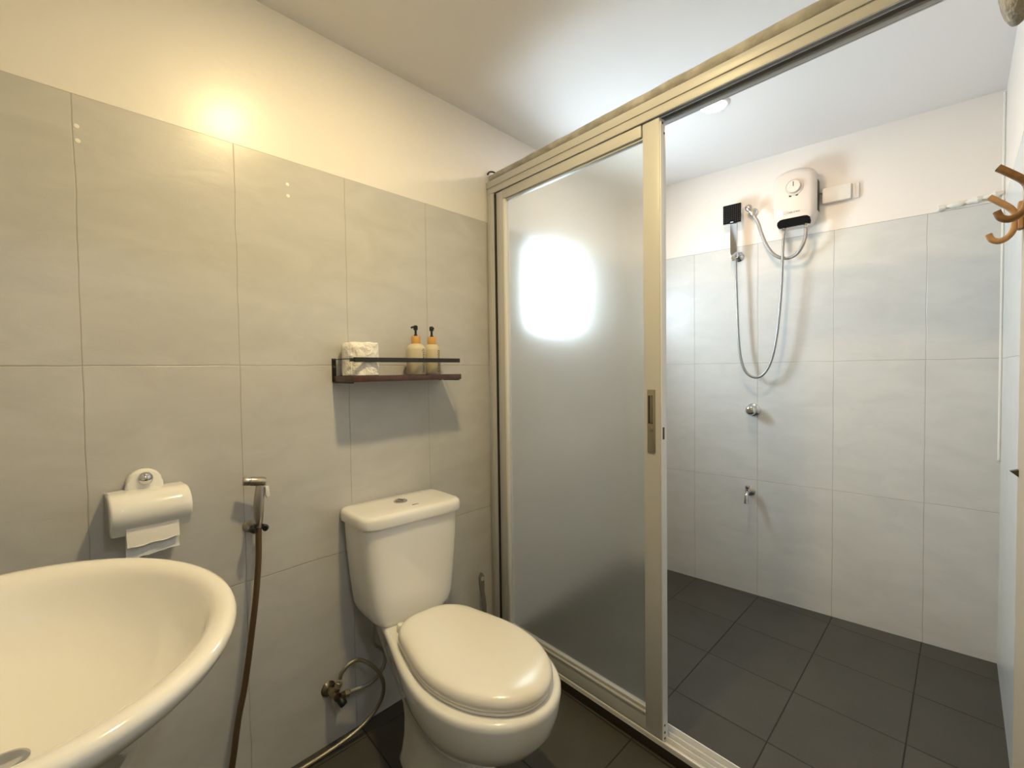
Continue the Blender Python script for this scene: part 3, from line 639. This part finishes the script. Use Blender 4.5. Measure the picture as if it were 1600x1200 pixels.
# shower mixing knob
KN = thing('mixer_valve', 'round chrome shower valve knob on the shower wall below the hose loop', 'valve', (XS, -.712, .955))
m = MB(); m.lathe([(.033, 0), (.033, .003), (.027, .010), (.017, .013), (.016, .03), (.001, .031)], (0, 0, 0), (-1, 0, 0), 32); m.build('flange', M_chrome, KN)
m = MB(); m.lathe([(.018, 0), (.024, .004), (.0255, .014), (.023, .026), (.016, .032), (.001, .034)], (-.028, 0, 0), (-1, 0, 0), 32); m.build('knob', M_chrome, KN)
m = MB(); m.lathe([(.012, 0), (.011, .0015), (.001, .002)], (-.0615, 0, 0), (-1, 0, 0), 24); m.build('knob_cap', M_steel, KN)

# tap
TP = thing('wall_tap', 'small chrome tap low on the shower wall', 'tap', (XS, -.698, .535))
m = MB(); m.lathe([(.024, 0), (.024, .003), (.014, .009), (.010, .011), (.001, .012)], (0, 0, 0), (-1, 0, 0), 26); m.build('flange', M_steel, TP)
m = MB(); m.tube([(-.008, 0, 0), (-.045, 0, 0)], .010, 14, 1); m.tube([(-.038, 0, 0), (-.058, 0, -.004), (-.068, 0, -.020), (-.070, 0, -.046)], .0085, 12, 5); m.lathe([(.010, 0), (.011, .002), (.011, .014), (.001, .014)], (-.070, 0, -.036), (0, 0, -1), 16); m.build('spout', M_chrome, TP)
m = MB(); m.lathe([(.009, 0), (.009, .014), (.001, .015)], (-.044, 0, .006), (0, 0, 1), 14); m.box(-.056, -.034, -.010, .010, .020, .036, .004); m.build('handle', M_chrome, TP)

# ------------------------------------------------------------------ open door leaf with hooks
DL = struct(thing('door_1', 'x', 'door', (-.95, 0, 0)))
for k in ('label', 'category'): del DL[k]
YD = -1.5195
MB().box(0, .73, YD-.036, YD, .008, 2.02, .002).build('door_leaf', M_door, DL)
m = MB(); m.prism([(-.001, -.0085), (.0105, .0015), (-.001, .0055)], .712, .724, .0004, f=lambda a, b, c: (c, YD+a, .986+b)); m.build('latch', mat('dark_latch', (.07, .06, .045), .4, metal=.5), DL)
m = MB()
for z in (.25, 1.05, 1.8): m.tube([(-.004, YD-.036, z-.04), (-.004, YD-.036, z+.04)], .006, 10, 1)
m.build('hinge', M_steel, DL)
def hook(x, mt, label, z0=1.3805):
    t = thing('coat_hook', label, 'coat hook', (x, YD, z0), 0, 'wooden hooks on the door')
    # path in (y out from door, z)
    pts = [(.041, .083), (.030, .073), (.016, .059), (.0105, .048), (.0095, .036), (.012, .020), (.019, .009), (.028, .005), (.037, .009), (.0415, .019)]
    m = MB(); P2 = spline([(0, a, b) for a, b in pts], 5); rings = []
    for i, q in enumerate(P2):
        tt = (P2[min(i+1, len(P2)-1)]-P2[max(i-1, 0)]).normalized(); nn = Vector((0, -tt.z, tt.y)); e = .0048; w_ = .006
        rr = []
        for k in range(12):
            a = 2*PI*k/12; ca, sa = math.cos(a), math.sin(a)
            rr.append(q + Vector((1, 0, 0))*w_*math.copysign(abs(ca)**.6, ca) + nn*e*math.copysign(abs(sa)**.6, sa))
        rings.append(rr)
    m.rings(rings); m.build('hook_arm', mt, t, 50)
    MB().box(-.010, .010, .0, .007, .020, .066, .002).build('backplate', mt, t)
    return t
hook(-.405, M_hook, 'dark brown wooden double coat hook, the nearer and higher one on the door')
hook(-.238, M_hook2, 'light orange brown wooden double coat hook behind the darker one on the door')
# grey fabric bundle hanging over the door top
m = MB(); rings = []; n = 28; cx_, cy_, cz_ = -.40, -1.522, 1.755
for i in range(15):
    ph = -PI/2 + PI*i/14; rr = math.cos(ph); z = cz_ + .087*math.sin(ph)
    rings.append([(cx_ + .06*max(rr, .01)*math.cos(a)*(1+.03*math.sin(5*a)), YD+.0235 + .0225*max(rr, .01)*math.sin(a), z) for a in [2*PI*k/n for k in range(n)]])
m.rings(rings)
bd = m.build('cloth_bundle', M_fleece); tag(bd, 'bundled grey fleece cloth hanging high on the open door', 'cloth')
m = MB(); m.tube([(cx_, YD+.0235, cz_+.08), (cx_, YD+.012, 1.99), (cx_, YD+.009, 2.027), (cx_, YD-.018, 2.034), (cx_, YD-.042, 2.02), (cx_, YD-.043, 1.98)], .006, 10, 5); m.build('hanging_loop', M_fleece, bd)
